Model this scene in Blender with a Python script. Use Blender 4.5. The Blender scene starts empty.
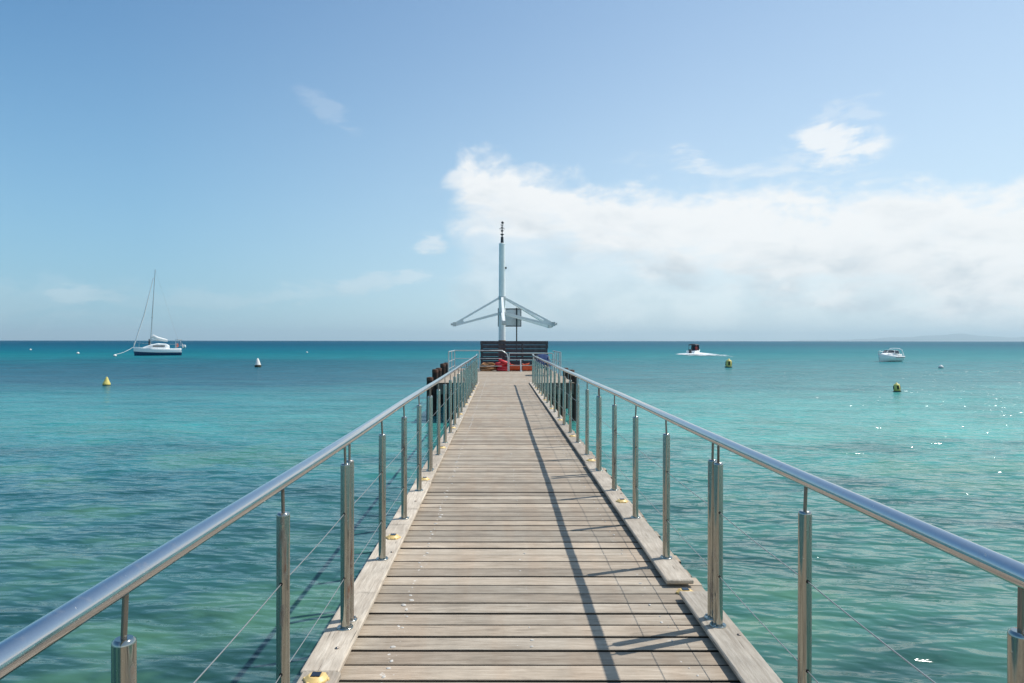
import bpy, bmesh, math, random
import numpy as np
from mathutils import Vector, Matrix, Euler
R = math.radians
PI = math.pi
random.seed(7)
rng = np.random.default_rng(11)
scn = bpy.context.scene
col = scn.collection

# ---------------------------------------------------------------- camera, sky, sun, exposure
EYE = 1.55            # camera above the deck (deck top is z = 0)
WZ = -1.45            # mean water level
F = 690.0             # focal length in pixels at 1024 wide
cam_d = bpy.data.cameras.new('camera')
cam = bpy.data.objects.new('camera', cam_d); col.objects.link(cam)
cam_d.sensor_width = 36.0
cam_d.lens = 36.0 * F / 1024
cam_d.clip_start = 0.05; cam_d.clip_end = 90000
cam_d.shift_x = 12 / 1024            # the photograph is cropped slightly off the lens axis
cam.matrix_world = (Matrix.Translation((0, 0, EYE))
                    @ Matrix.Rotation(R(90) - 0.7 / F, 4, 'X') @ Matrix.Rotation(R(0.056), 4, 'Z'))
scn.camera = cam

SUN_AZ, SUN_EL = R(69), R(56.8)      # azimuth from +Y towards +X
sun_dir = Vector((math.sin(SUN_AZ) * math.cos(SUN_EL), math.cos(SUN_AZ) * math.cos(SUN_EL), math.sin(SUN_EL)))
sd = bpy.data.lights.new('sun', 'SUN'); sd.energy = 4.0; sd.angle = R(0.53); sd.color = (1.0, 0.955, 0.89)
sun = bpy.data.objects.new('sun', sd); col.objects.link(sun)
sun.rotation_euler = sun_dir.to_track_quat('Z', 'Y').to_euler()
sun.location = (20, 10, 40)

scn.view_settings.view_transform = 'Standard'
scn.view_settings.look = 'None'
scn.view_settings.exposure = 0.2
scn.view_settings.gamma = 1.0
scn.view_settings.use_curve_mapping = False


class NT:
    """small helper to write node graphs as expressions"""
    def __init__(s, nt): s.nt = nt
    def n(s, t, **k):
        nd = s.nt.nodes.new(t)
        for a, b in k.items(): setattr(nd, a, b)
        return nd
    def put(s, sock, v):
        if isinstance(v, bpy.types.NodeSocket): s.nt.links.new(v, sock)
        elif v is not None: sock.default_value = v
    def m(s, op, a, b=None, c=None, clamp=False):
        nd = s.n('ShaderNodeMath', operation=op); nd.use_clamp = clamp
        s.put(nd.inputs[0], a)
        if b is not None: s.put(nd.inputs[1], b)
        if c is not None: s.put(nd.inputs[2], c)
        return nd.outputs[0]
    def sm(s, v, a, b, lo=0.0, hi=1.0):      # smoothstep from a to b
        nd = s.n('ShaderNodeMapRange', interpolation_type='SMOOTHSTEP')
        s.put(nd.inputs['Value'], v); s.put(nd.inputs['From Min'], a); s.put(nd.inputs['From Max'], b)
        s.put(nd.inputs['To Min'], lo); s.put(nd.inputs['To Max'], hi)
        return nd.outputs['Result']
    def lin(s, v, a, b, lo=0.0, hi=1.0):
        nd = s.n('ShaderNodeMapRange')
        s.put(nd.inputs['Value'], v); s.put(nd.inputs['From Min'], a); s.put(nd.inputs['From Max'], b)
        s.put(nd.inputs['To Min'], lo); s.put(nd.inputs['To Max'], hi)
        return nd.outputs['Result']
    def noise(s, vec, scale, detail=2, rough=0.5, dist=0.0, w=None):
        nd = s.n('ShaderNodeTexNoise')
        if w is not None:
            nd.noise_dimensions = '4D'; s.put(nd.inputs['W'], w)
        s.put(nd.inputs['Vector'], vec); s.put(nd.inputs['Scale'], scale)
        s.put(nd.inputs['Detail'], detail); s.put(nd.inputs['Roughness'], rough); s.put(nd.inputs['Distortion'], dist)
        return nd.outputs['Fac']
    def mapv(s, vec, scale=(1, 1, 1), rot=(0, 0, 0), loc=(0, 0, 0)):
        nd = s.n('ShaderNodeMapping')
        s.put(nd.inputs['Vector'], vec); nd.inputs['Scale'].default_value = scale
        nd.inputs['Rotation'].default_value = rot; nd.inputs['Location'].default_value = loc
        return nd.outputs[0]
    def mix(s, f, a, b, mode='MIX'):
        nd = s.n('ShaderNodeMix', data_type='RGBA', blend_type=mode)
        s.put(nd.inputs[0], f)
        for sock, v in ((nd.inputs[6], a), (nd.inputs[7], b)):
            if isinstance(v, (tuple, list)): v = (*v[:3], 1)
            s.put(sock, v)
        return nd.outputs[2]
    def ramp(s, v, stops, interp='LINEAR'):
        nd = s.n('ShaderNodeValToRGB'); s.put(nd.inputs[0], v)
        cr = nd.color_ramp; cr.interpolation = interp
        while len(cr.elements) < len(stops): cr.elements.new(0.5)
        for e, (p, c) in zip(cr.elements, stops):
            e.position = p; e.color = (*c[:3], 1)
        return nd.outputs[0]
    def curve(s, v, pts):
        nd = s.n('ShaderNodeFloatCurve'); s.put(nd.inputs['Value'], v)
        c = nd.mapping.curves[0]
        c.points[0].location = pts[0]; c.points[1].location = pts[-1]
        for p in pts[1:-1]: c.points.new(*p)
        nd.mapping.update()
        return nd.outputs[0]


world = bpy.data.worlds.new('World'); scn.world = world; world.use_nodes = True
wt = world.node_tree; wt.nodes.clear(); W = NT(wt)
sky = W.n('ShaderNodeTexSky', sky_type='NISHITA')
sky.sun_disc = False; sky.sun_elevation = SUN_EL; sky.sun_rotation = SUN_AZ
sky.altitude = 0; sky.air_density = 1.0; sky.dust_density = 0.2; sky.ozone_density = 3.5
tc = W.n('ShaderNodeTexCoord')
dirv = tc.outputs['Generated']
sp = W.n('ShaderNodeSeparateXYZ'); W.put(sp.inputs[0], dirv)
dx, dy, dz = sp.outputs
u = W.m('ARCTAN2', dx, dy)                    # azimuth from +Y to +X
v = W.m('ARCSINE', dz)                        # elevation
comb = W.n('ShaderNodeCombineXYZ'); W.put(comb.inputs[0], u); W.put(comb.inputs[1], W.m('MULTIPLY', v, 1.9))
uv = comb.outputs[0]
# billows: coarse and fine fractal noise, domain-warped
wn = W.n('ShaderNodeTexNoise'); W.put(wn.inputs['Vector'], uv); wn.inputs['Scale'].default_value = 7; wn.inputs['Detail'].default_value = 3
wsub = W.n('ShaderNodeVectorMath', operation='SUBTRACT'); W.put(wsub.inputs[0], wn.outputs['Color']); wsub.inputs[1].default_value = (.5, .5, .5)
wsc = W.n('ShaderNodeVectorMath', operation='SCALE'); W.put(wsc.inputs[0], wsub.outputs[0]); wsc.inputs['Scale'].default_value = 0.07
wad = W.n('ShaderNodeVectorMath', operation='ADD'); W.put(wad.inputs[0], uv); W.put(wad.inputs[1], wsc.outputs[0])
wuv = wad.outputs[0]
n_big = W.noise(wuv, 9, 5, 0.55)
n_fine = W.noise(wuv, 22, 10, 0.58)
n_wisp = W.noise(W.mapv(wuv, (5, 16, 1)), 1.0, 9, 0.62)
nb = W.m('SUBTRACT', n_big, 0.5); nf = W.m('SUBTRACT', n_fine, 0.5); nw = W.m('SUBTRACT', n_wisp, 0.5)
# upper edge of the big bank, elevation against azimuth
ul = W.lin(u, -0.15, 0.75)
top = W.m('MULTIPLY_ADD', W.curve(ul, [(0, 0.3437), (0.0067, 0.3437), (0.0703, 0.4623), (0.1055, 0.5232), (0.1506, 0.5184), (0.1989, 0.4911), (0.263, 0.4677), (0.3423, 0.4147), (0.4045, 0.4213), (0.4801, 0.4197), (0.6087, 0.3981), (0.6425, 0.3676), (0.701, 0.3833), (0.7801, 0.3827), (0.8883, 0.3585), (0.9619, 0.3273), (1, 0.3273)]), 0.5, 0.011)
edge = W.m('ADD', W.m('SUBTRACT', top, v), W.m('ADD', W.m('MULTIPLY', nb, 0.07), W.m('MULTIPLY', nf, 0.085)))
bank = W.sm(edge, -0.008, 0.040)
bank = W.m('MULTIPLY', bank, W.sm(W.m('ADD', u, W.m('ADD', W.m('MULTIPLY', nb, 0.10), W.m('MULTIPLY', nf, 0.05))), -0.085, -0.035))
# it thins out towards the horizon, on the left side first
low = W.sm(W.m('ADD', v, W.m('ADD', W.m('MULTIPLY', nb, 0.14), W.m('MULTIPLY', nw, .12))), W.lin(u, -.05, .7, .13, -.02), W.lin(u, -.05, .7, .20, .05))
bank = W.m('MULTIPLY', bank, W.m('MULTIPLY_ADD', low, 0.60, 0.40))
bank = W.m('MULTIPLY', bank, W.lin(n_fine, .3, .58, .86, 1.0))

def blob(px, py, sx, sy, amp, rot=0.0, thr=0.22, soft=0.95, nz=3.2):
    u0 = math.atan((px - 500) / F); v0 = math.atan((341 - py) / F * math.cos(u0))
    su, sv = sx / F, sy / F
    a = W.m('SUBTRACT', u, u0); b = W.m('SUBTRACT', v, v0)
    c, s_ = math.cos(rot), math.sin(rot)
    p = W.m('ADD', W.m('MULTIPLY', a, c / su), W.m('MULTIPLY', b, s_ / su))
    q = W.m('ADD', W.m('MULTIPLY', a, -s_ / sv), W.m('MULTIPLY', b, c / sv))
    r2 = W.m('ADD', W.m('MULTIPLY', p, p), W.m('MULTIPLY', q, q))
    g = W.m('EXPONENT', W.m('MULTIPLY', r2, -0.5))
    g = W.m('ADD', g, W.m('MULTIPLY', W.m('ADD', nf, W.m('MULTIPLY', nw, 1.7)), W.m('MULTIPLY', W.sm(g, 0, .6), nz)))
    return W.m('MULTIPLY', W.sm(g, thr, thr + soft), amp)

blobs = [blob(834, 146, 27, 16, .80, soft=.8, nz=2.2), blob(775, 163, 60, 9, .45, .1, nz=2.2), blob(697, 160, 22, 11, .55, -.3, nz=2.4),
         blob(852, 112, 24, 10, .22), blob(433, 244, 14, 8, .5), blob(330, 112, 22, 8, .13, -.5),
         blob(88, 297, 22, 8, .26, -.1), blob(385, 281, 45, 8, .30, .18), blob(275, 296, 80, 9, .17, .05),
         blob(30, 312, 90, 22, .12), blob(575, 262, 70, 8, .42), blob(640, 160, 25, 6, .12),
         blob(660, 190, 130, 9, .12, 0)]
cl = bank
for b in blobs: cl = W.m('MAXIMUM', cl, b)
cl = W.m('MINIMUM', cl, 0.93)
# sunlit tops and greyer bases of the clouds
shade = W.sm(W.m('ADD', W.m('SUBTRACT', top, v), W.m('MULTIPLY', nb, .3)), 0.03, 0.20)
shade = W.m('MULTIPLY', shade, W.sm(W.noise(wuv, 13, 6, .55, w=3.1), .35, .62))
ccol = W.mix(shade, (0.85, 0.86, 0.86), (0.53, 0.60, 0.65))
hz = W.m('POWER', W.lin(v, 0.55, 0.0), 1.6)                     # pale air low in the sky
skyc = W.n('ShaderNodeVectorMath', operation='SCALE'); W.put(skyc.inputs[0], sky.outputs[0]); skyc.inputs['Scale'].default_value = 0.115
horizon = W.mix(W.lin(dx, -.45, .25), (.29, .48, .61), (.70, .81, .85))
tinted = W.mix(1.0, skyc.outputs[0], (.60, .95, 1.06), 'MULTIPLY')
veiled = W.mix(W.lin(dx, -.55, .60, 0.0, .42), tinted, (.66, .745, .80))     # thin high veil, thicker on the sun's side
skym = W.mix(W.m('MULTIPLY', hz, .85), veiled, horizon)
full = W.mix(cl, skym, ccol)
bg = W.n('ShaderNodeBackground'); W.put(bg.inputs['Color'], full); bg.inputs['Strength'].default_value = 1.0
wo = W.n('ShaderNodeOutputWorld'); wt.links.new(bg.outputs[0], wo.inputs['Surface'])

# ---------------------------------------------------------------- materials
MATS = {}
def mat(name, base=(.5, .5, .5), rough=.5, metal=0.0, ior=1.5, var=0.0, vscale=6.0, bump=0.0, bscale=40.0, coat=0.0, build=None):
    m = bpy.data.materials.new(name); m.use_nodes = True
    N = NT(m.node_tree); b = m.node_tree.nodes['Principled BSDF']
    b.inputs['Base Color'].default_value = (*base, 1); b.inputs['Roughness'].default_value = rough
    b.inputs['Metallic'].default_value = metal; b.inputs['IOR'].default_value = ior
    b.inputs['Coat Weight'].default_value = coat
    oc = N.n('ShaderNodeTexCoord').outputs['Object']
    if var:
        f = N.noise(oc, vscale, 5, .6)
        N.put(b.inputs['Base Color'], N.mix(N.lin(f, .3, .7), tuple(c * (1 - var) for c in base), tuple(min(1, c * (1 + var)) for c in base)))
    if bump:
        bn = N.n('ShaderNodeBump'); bn.inputs['Distance'].default_value = bump; bn.inputs['Strength'].default_value = .8
        N.put(bn.inputs['Height'], N.noise(oc, bscale, 4, .6)); N.put(b.inputs['Normal'], bn.outputs[0])
    if build: build(N, b, oc)
    MATS[name] = m
    return m

def geo_pos(N): return N.n('ShaderNodeNewGeometry').outputs['Position']

# --- water
def water_mat(N, b, oc):
    pos = geo_pos(N)
    s = N.n('ShaderNodeSeparateXYZ'); N.put(s.inputs[0], pos); x, y, z = s.outputs
    flat = N.n('ShaderNodeCombineXYZ'); N.put(flat.inputs[0], x); N.put(flat.inputs[1], y)
    p = flat.outputs[0]
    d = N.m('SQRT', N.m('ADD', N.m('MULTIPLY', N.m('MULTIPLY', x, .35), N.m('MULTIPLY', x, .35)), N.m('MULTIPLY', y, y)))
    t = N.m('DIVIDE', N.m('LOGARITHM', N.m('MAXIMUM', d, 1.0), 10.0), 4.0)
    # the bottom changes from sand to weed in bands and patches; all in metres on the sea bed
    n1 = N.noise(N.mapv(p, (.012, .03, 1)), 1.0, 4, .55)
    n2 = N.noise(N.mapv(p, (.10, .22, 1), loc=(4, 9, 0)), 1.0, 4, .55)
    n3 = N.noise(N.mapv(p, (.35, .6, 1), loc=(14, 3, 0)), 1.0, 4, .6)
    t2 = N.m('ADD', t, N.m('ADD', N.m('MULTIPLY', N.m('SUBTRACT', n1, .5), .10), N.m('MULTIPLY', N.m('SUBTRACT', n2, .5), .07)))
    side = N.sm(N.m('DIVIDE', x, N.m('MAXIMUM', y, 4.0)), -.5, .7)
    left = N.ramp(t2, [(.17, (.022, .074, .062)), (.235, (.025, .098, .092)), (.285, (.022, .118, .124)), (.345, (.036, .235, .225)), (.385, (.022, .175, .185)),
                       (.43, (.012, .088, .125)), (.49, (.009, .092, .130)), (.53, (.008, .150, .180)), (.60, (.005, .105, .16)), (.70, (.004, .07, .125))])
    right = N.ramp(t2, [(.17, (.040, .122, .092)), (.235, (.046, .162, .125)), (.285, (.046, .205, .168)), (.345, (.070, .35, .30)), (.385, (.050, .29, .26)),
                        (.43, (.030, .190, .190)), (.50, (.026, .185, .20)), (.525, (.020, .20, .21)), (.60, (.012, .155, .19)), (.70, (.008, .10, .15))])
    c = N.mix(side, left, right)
    n4 = N.noise(N.mapv(p, (.22, .5, 1), loc=(8, 2, 0)), 1.0, 6, .72)
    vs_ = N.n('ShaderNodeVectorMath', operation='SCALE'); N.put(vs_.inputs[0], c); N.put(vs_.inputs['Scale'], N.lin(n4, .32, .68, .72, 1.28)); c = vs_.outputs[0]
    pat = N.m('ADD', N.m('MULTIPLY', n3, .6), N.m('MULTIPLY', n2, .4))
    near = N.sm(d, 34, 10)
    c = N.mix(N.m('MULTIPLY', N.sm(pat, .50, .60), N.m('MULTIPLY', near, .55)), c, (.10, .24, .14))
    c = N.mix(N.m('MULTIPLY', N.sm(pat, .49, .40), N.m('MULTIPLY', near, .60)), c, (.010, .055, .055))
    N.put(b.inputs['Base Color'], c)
    # farther out the sea is choppier than any one facet can be seen: a rougher, less mirror-like surface
    N.put(b.inputs['Roughness'], N.lin(t, .26, .55, .05, .32))
    b.inputs['Specular IOR Level'].default_value = .5
    df = N.n('ShaderNodeBsdfDiffuse'); N.put(df.inputs['Color'], c); mx = N.n('ShaderNodeMixShader')
    N.put(mx.inputs[0], N.lin(t, .30, .56, 0.0, N.lin(side, 0, 1, .86, .58)))
    N.nt.links.new(b.outputs[0], mx.inputs[1]); N.nt.links.new(df.outputs[0], mx.inputs[2])
    N.nt.links.new(mx.outputs[0], N.nt.nodes['Material Output'].inputs['Surface'])
    b.inputs['IOR'].default_value = 1.38
    # ripples
    h = None
    wp = N.mapv(p, rot=(0, 0, R(7)))
    for sc, st, amp, det in ((1.6, 2.0, .018, 1), (4.2, 2.3, .026, 0), (9.0, 2.5, .014, 0), (19.0, 2.0, .0025, 0)):
        q = N.noise(N.mapv(wp, (sc / st, sc, 1), loc=(sc * 7, 3 * sc, 0)), 1.0, det, .55, .3)
        q = N.m('MULTIPLY', q, amp * 2.4)
        h = q if h is None else N.m('ADD', h, q)
    gust = N.sm(N.noise(N.mapv(p, (.03, .07, 1), loc=(3, 1, 0)), 1.0, 4, .6), .32, .65, .7, 1.15)
    far_h = N.m('MULTIPLY', N.m('ADD', N.noise(N.mapv(wp, (.42, .75, 1), loc=(2, 5, 0)), 1.0, 3, .7), 0.0), N.lin(t, .30, .46, 0.0, .18))
    h = N.m('ADD', N.m('MULTIPLY', h, N.lin(t, .30, .46, 1.0, 1.5)), far_h)
    h = N.m('MULTIPLY', h, gust)
    bn = N.n('ShaderNodeBump'); bn.inputs['Distance'].default_value = 1.0; bn.inputs['Strength'].default_value = 1.0
    N.put(bn.inputs['Height'], h); N.put(b.inputs['Normal'], bn.outputs[0]); N.put(df.inputs['Normal'], bn.outputs[0])
mat('water', build=water_mat)

# --- weathered deck timber; the face attribute 'plank' gives every board its own tone
def wood_mat(N, b, oc, tone=1.0, axis=0, marks=True):
    at = N.n('ShaderNodeAttribute'); at.attribute_name = 'plank'; pl = at.outputs['Fac']
    pos = geo_pos(N)
    sc = (2.5, 30, 30) if axis == 0 else (30, 2.5, 30)
    off = N.n('ShaderNodeCombineXYZ'); N.put(off.inputs[0], N.m('MULTIPLY', pl, 37.0)); N.put(off.inputs[2], N.m('MULTIPLY', pl, 91.0))
    ad = N.n('ShaderNodeVectorMath', operation='ADD'); N.put(ad.inputs[0], pos); N.put(ad.inputs[1], off.outputs[0])
    p = ad.outputs[0]
    g = N.noise(N.mapv(p, sc), 1.0, 8, .75, .4)
    g2 = N.noise(N.mapv(p, tuple(k * 3.2 for k in sc)), 1.0, 3, .6)
    blot = N.noise(p, 3.5, 5, .6)
    c = N.ramp(N.m('ADD', N.m('MULTIPLY', g, .65), N.m('MULTIPLY', g2, .35)),
               [(.30, (.19, .155, .12)), (.42, (.335, .292, .245)), (.56, (.43, .387, .335)), (.70, (.56, .515, .46))])
    c = N.mix(N.lin(pl, 0, 1, 0, .75), c, N.mix(1.0, c, (1.08, 1.02, .97), 'MULTIPLY'))
    tn = N.n('ShaderNodeVectorMath', operation='SCALE'); N.put(tn.inputs[0], c)
    pr = N.m('FRACT', N.m('MULTIPLY', pl, 13.7))
    N.put(tn.inputs['Scale'], N.m('MULTIPLY', N.m('MULTIPLY_ADD', pr, .44, .78), N.lin(blot, .3, .7, .80 * tone, 1.12 * tone)))
    c = N.mix(1.0, tn.outputs[0], (.93, .885, .80) if axis == 0 else (.93, .925, .88), 'MULTIPLY')
    stain = N.sm(N.noise(N.mapv(p, (1.2, 6, 6)), 1.0, 5, .7), .56, .68)
    c = N.mix(N.m('MULTIPLY', stain, .5), c, (.14, .115, .085))
    split = N.sm(N.noise(N.mapv(p, (3, 90, 90) if axis == 0 else (90, 3, 90)), 1.0, 2, .5), .30, .24)
    c = N.mix(N.m('MULTIPLY', split, .75), c, (.05, .036, .025))
    # foot-worn middle, browner
    s = N.n('ShaderNodeSeparateXYZ'); N.put(s.inputs[0], pos); x, y, z = s.outputs
    if marks:
        wear = N.m('MULTIPLY', N.sm(N.noise(N.mapv(pos, (5, .5, 1)), 1.0, 3, .5), .45, .65), .30)
        c = N.mix(wear, c, N.mix(1.0, c, (.94, .80, .70), 'MULTIPLY'))
        # pale crusts over the screw rows
        for x0, wdt, amp in ((-.545, .018, .85), (-.52, .05, .40), (.88, .020, .55), (.17, .015, .45)):
            row = N.sm(N.m('ABSOLUTE', N.m('SUBTRACT', x, x0)), wdt, wdt * .35)
            sp_ = N.sm(N.noise(pos, 34 if amp > .4 else 60, 2, .5, w=x0 * 9), .60 if amp > .8 else .66, .69)
            c = N.mix(N.m('MULTIPLY', N.m('MULTIPLY', row, sp_), amp), c, (.72, .68, .62))
        drop = N.sm(N.noise(pos, 30, 2, .4, w=8.0), .76, .80)
        c = N.mix(N.m('MULTIPLY', drop, .8), c, (.72, .70, .66))
        knot = N.sm(N.noise(pos, 16, 1, .4, w=2.0), .22, .18)
        c = N.mix(N.m('MULTIPLY', knot, .7), c, (.06, .045, .035))
    # unbleached board edges, painted extra dark for the shade in the gaps
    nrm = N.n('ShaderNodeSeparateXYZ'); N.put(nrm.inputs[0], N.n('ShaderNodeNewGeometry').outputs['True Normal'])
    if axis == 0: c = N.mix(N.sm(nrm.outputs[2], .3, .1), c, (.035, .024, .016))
    N.put(b.inputs['Base Color'], c)
    b.inputs['Roughness'].default_value = .82
    bn = N.n('ShaderNodeBump'); bn.inputs['Distance'].default_value = .004; bn.inputs['Strength'].default_value = .9
    N.put(bn.inputs['Height'], N.m('ADD', g, N.m('MULTIPLY', g2, .6))); N.put(b.inputs['Normal'], bn.outputs[0])
mat('deck_wood', build=lambda N, b, oc: wood_mat(N, b, oc))
mat('kerb_wood', build=lambda N, b, oc: wood_mat(N, b, oc, 1.16, 1, False))
mat('salt_crust', (.52, .49, .44), .8, var=.3, vscale=60)
mat('under_wood', (.10, .085, .07), .85, var=.3, vscale=3)

def steel_mat(N, b, oc, rust=.0, rough=.16, base=(.60, .60, .585)):
    pos = geo_pos(N)
    st = N.noise(N.mapv(pos, (30, 30, 2.2)), 1.0, 4, .6)
    sp_ = N.noise(pos, 9, 6, .65)
    rf = N.m('MULTIPLY', N.m('MULTIPLY', N.sm(st, .50, .72), N.sm(sp_, .38, .62)), rust)
    salt = N.m('MULTIPLY', N.sm(N.noise(pos, 55, 3, .6, w=4.0), .66, .74), .7)
    N.put(b.inputs['Base Color'], N.mix(salt, N.mix(rf, base, (.17, .085, .045)), (.62, .60, .56)))
    N.put(b.inputs['Metallic'], N.m('SUBTRACT', 1.0, N.m('MULTIPLY', rf, .8)))
    N.put(b.inputs['Roughness'], N.m('ADD', N.m('ADD', N.lin(sp_, .3, .7, rough * .7, rough * 1.9), N.m('MULTIPLY', rf, .4)), N.m('MULTIPLY', salt, .5)))
mat('rail_steel', build=lambda N, b, oc: steel_mat(N, b, oc, .12, .075, (.56, .57, .58)))
mat('post_steel', build=lambda N, b, oc: steel_mat(N, b, oc, 1.2, .10, (.42, .43, .39)))
mat('pin_steel', build=lambda N, b, oc: steel_mat(N, b, oc, 1.3, .35, (.30, .25, .21)))
mat('cable_steel', (.42, .42, .40), .4, .8)
mat('hole_dark', (.01, .01, .01), .9)
mat('yellow_plastic', (.72, .50, .19), .45, var=.12)
mat('solar_panel', (.012, .015, .025), .12)
mat('pile_rust', (.030, .018, .013), .85, var=.55, vscale=5, bump=.02, bscale=14)
mat('pile_cap', (.085, .040, .026), .9, var=.4, vscale=8, bump=.01)
mat('screen_board', (.055, .055, .064), .75, var=.35, vscale=5)
mat('screen_post', (.03, .03, .033), .7)
mat('mast_paint', (.80, .82, .81), .42, var=.08, vscale=4)
mat('galv', (.50, .53, .53), .4, .6, var=.12)
mat('dark_steel', (.05, .055, .06), .5, .5)
mat('rust_brown', (.20, .10, .05), .8, var=.3)
mat('sign_grey', (.66, .70, .72), .6, var=.12, vscale=6)
mat('sign_frame', (.035, .04, .045), .6)
mat('red_plastic', (.62, .035, .045), .45, var=.15)
mat('orange_plastic', (.62, .10, .035), .45, var=.2)
mat('rope_brown', (.32, .16, .07), .9, var=.4, vscale=20, bump=.01, bscale=60)
mat('blue_cover', (.008, .035, .12), .85, var=.25, vscale=5, bump=.02, bscale=6)
mat('white_gel', (.86, .87, .86), .3, var=.05)
mat('hull_blue', (.012, .045, .11), .35)
mat('cream_gel', (.72, .80, .77), .3, var=.05)
mat('glass_dark', (.02, .03, .04), .08)
mat('sail_white', (.74, .74, .72), .7, var=.08)
mat('boat_dark', (.035, .035, .04), .6, var=.3)
mat('buoy_yellow', (.68, .57, .16), .5, var=.2, vscale=8)
mat('buoy_white', (.74, .73, .68), .5, var=.12, vscale=8)
mat('buoy_dark', (.03, .035, .02), .8, var=.3)
mat('skin', (.42, .22, .15), .6)
mat('shirt_red', (.50, .05, .04), .8)
mat('hill_green', (.07, .085, .06), .95, var=.3, vscale=.0005)

def foam_mat(N, b, oc):
    N.put(b.inputs['Base Color'], (.80, .84, .84, 1)); b.inputs['Roughness'].default_value = .7
    at = N.n('ShaderNodeAttribute'); at.attribute_name = 'edge'
    nz = N.noise(N.mapv(geo_pos(N), (.38, .16, 1)), 1.0, 6, .7)
    N.put(b.inputs['Alpha'], N.sm(N.m('ADD', at.outputs['Fac'], N.m('MULTIPLY_ADD', nz, 3.0, -1.5)), .25, 1.35))
mat('foam', build=foam_mat)

# ---------------------------------------------------------------- mesh helpers
class MB:
    def __init__(s): s.v = []; s.f = []; s.mi = []; s.sm = []; s.attr = []; s.cur = 0.0
    def add(s, vs, fs, mi=0, smooth=False):
        o = len(s.v); s.v += [tuple(p) for p in vs]
        for f in fs: s.f.append([i + o for i in f]); s.mi.append(mi); s.sm.append(smooth); s.attr.append(s.cur)
    def box(s, a, b, mi=0, M=None):
        (x0, y0, z0), (x1, y1, z1) = a, b
        vs = [Vector(p) for p in ((x0, y0, z0), (x1, y0, z0), (x1, y1, z0), (x0, y1, z0), (x0, y0, z1), (x1, y0, z1), (x1, y1, z1), (x0, y1, z1))]
        if M: vs = [M @ p for p in vs]
        s.add(vs, [(0, 3, 2, 1), (4, 5, 6, 7), (0, 1, 5, 4), (1, 2, 6, 5), (2, 3, 7, 6), (3, 0, 4, 7)], mi)
    def bevbox(s, a, b, e, mi=0, M=None):
        (x0, y0, z0), (x1, y1, z1) = a, b
        bm = bmesh.new(); bmesh.ops.create_cube(bm, size=1)
        bmesh.ops.scale(bm, vec=(x1 - x0, y1 - y0, z1 - z0), verts=bm.verts)
        bmesh.ops.translate(bm, vec=((x0 + x1) / 2, (y0 + y1) / 2, (z0 + z1) / 2), verts=bm.verts)
        bmesh.ops.bevel(bm, geom=bm.edges[:], offset=e, segments=1, affect='EDGES')
        bm.verts.index_update()
        vs = [(M @ q.co if M else q.co.copy()) for q in bm.verts]
        s.add(vs, [[q.index for q in f.verts] for f in bm.faces], mi); bm.free()
    def tube(s, pts, r, n=12, mi=0, caps=True, up=Vector((0, 0, 1))):
        pts = [Vector(p) for p in pts]
        rs = r if isinstance(r, (list, tuple)) else [r] * len(pts)
        vs, fs = [], []
        for i, p in enumerate(pts):
            t = (pts[min(i + 1, len(pts) - 1)] - pts[max(i - 1, 0)]).normalized()
            a = up if abs(t.dot(up)) < .95 else Vector((1, 0, 0))
            e1 = t.cross(a).normalized(); e2 = t.cross(e1).normalized()
            for k in range(n):
                q = 2 * PI * k / n
                vs.append(p + (e1 * math.cos(q) + e2 * math.sin(q)) * rs[i])
        for i in range(len(pts) - 1):
            for k in range(n):
                a, b = i * n + k, i * n + (k + 1) % n
                fs.append((a, b, b + n, a + n))
        s.add(vs, fs, mi, True)
        if caps:
            s.add(vs[:n], [tuple(range(n))], mi); s.add(vs[-n:], [tuple(reversed(range(n)))], mi)
    def lathe(s, prof, c=(0, 0, 0), n=16, mi=0, M=None, sx=1.0, sy=1.0):
        c = Vector(c); vs, fs = [], []
        for (r, z) in prof:
            for k in range(n):
                q = 2 * PI * k / n
                p = Vector((r * math.cos(q) * sx, r * math.sin(q) * sy, z)) + c
                vs.append(M @ p if M else p)
        for i in range(len(prof) - 1):
            for k in range(n):
                a, b = i * n + k, i * n + (k + 1) % n
                fs.append((a, b, b + n, a + n))
        s.add(vs, fs, mi, True)
        s.add(vs[:n], [tuple(reversed(range(n)))], mi); s.add(vs[-n:], [tuple(range(n))], mi)
    def beam(s, a, b, w, h, mi=0, h2=None, w2=None):
        a, b = Vector(a), Vector(b); t = (b - a).normalized()
        e1 = t.cross(Vector((0, 0, 1)))
        e1 = e1.normalized() if e1.length > 1e-4 else Vector((1, 0, 0))
        e2 = e1.cross(t).normalized()
        vs = []
        for p, ww, hh in ((a, w, h), (b, w2 or w, h2 or h)):
            for sx, sz in ((-1, -1), (1, -1), (1, 1), (-1, 1)): vs.append(p + e1 * sx * ww / 2 + e2 * sz * hh / 2)
        s.add(vs, [(0, 1, 2, 3), (7, 6, 5, 4), (0, 4, 5, 1), (1, 5, 6, 2), (2, 6, 7, 3), (3, 7, 4, 0)], mi)
    def build(s, name, mats, parent=None, loc=(0, 0, 0)):
        me = bpy.data.meshes.new(name); me.from_pydata(s.v, [], s.f)
        if not isinstance(mats, (list, tuple)): mats = [mats]
        for m in mats: me.materials.append(MATS[m])
        me.polygons.foreach_set('material_index', s.mi); me.polygons.foreach_set('use_smooth', s.sm)
        if any(s.attr):
            at = me.attributes.new('plank', 'FLOAT', 'FACE'); at.data.foreach_set('value', s.attr)
        bm = bmesh.new(); bm.from_mesh(me); bmesh.ops.recalc_face_normals(bm, faces=bm.faces); bm.to_mesh(me); bm.free()
        me.update()
        o = bpy.data.objects.new(name, me); col.objects.link(o); o.location = loc
        if parent: o.parent = parent
        return o

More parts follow.
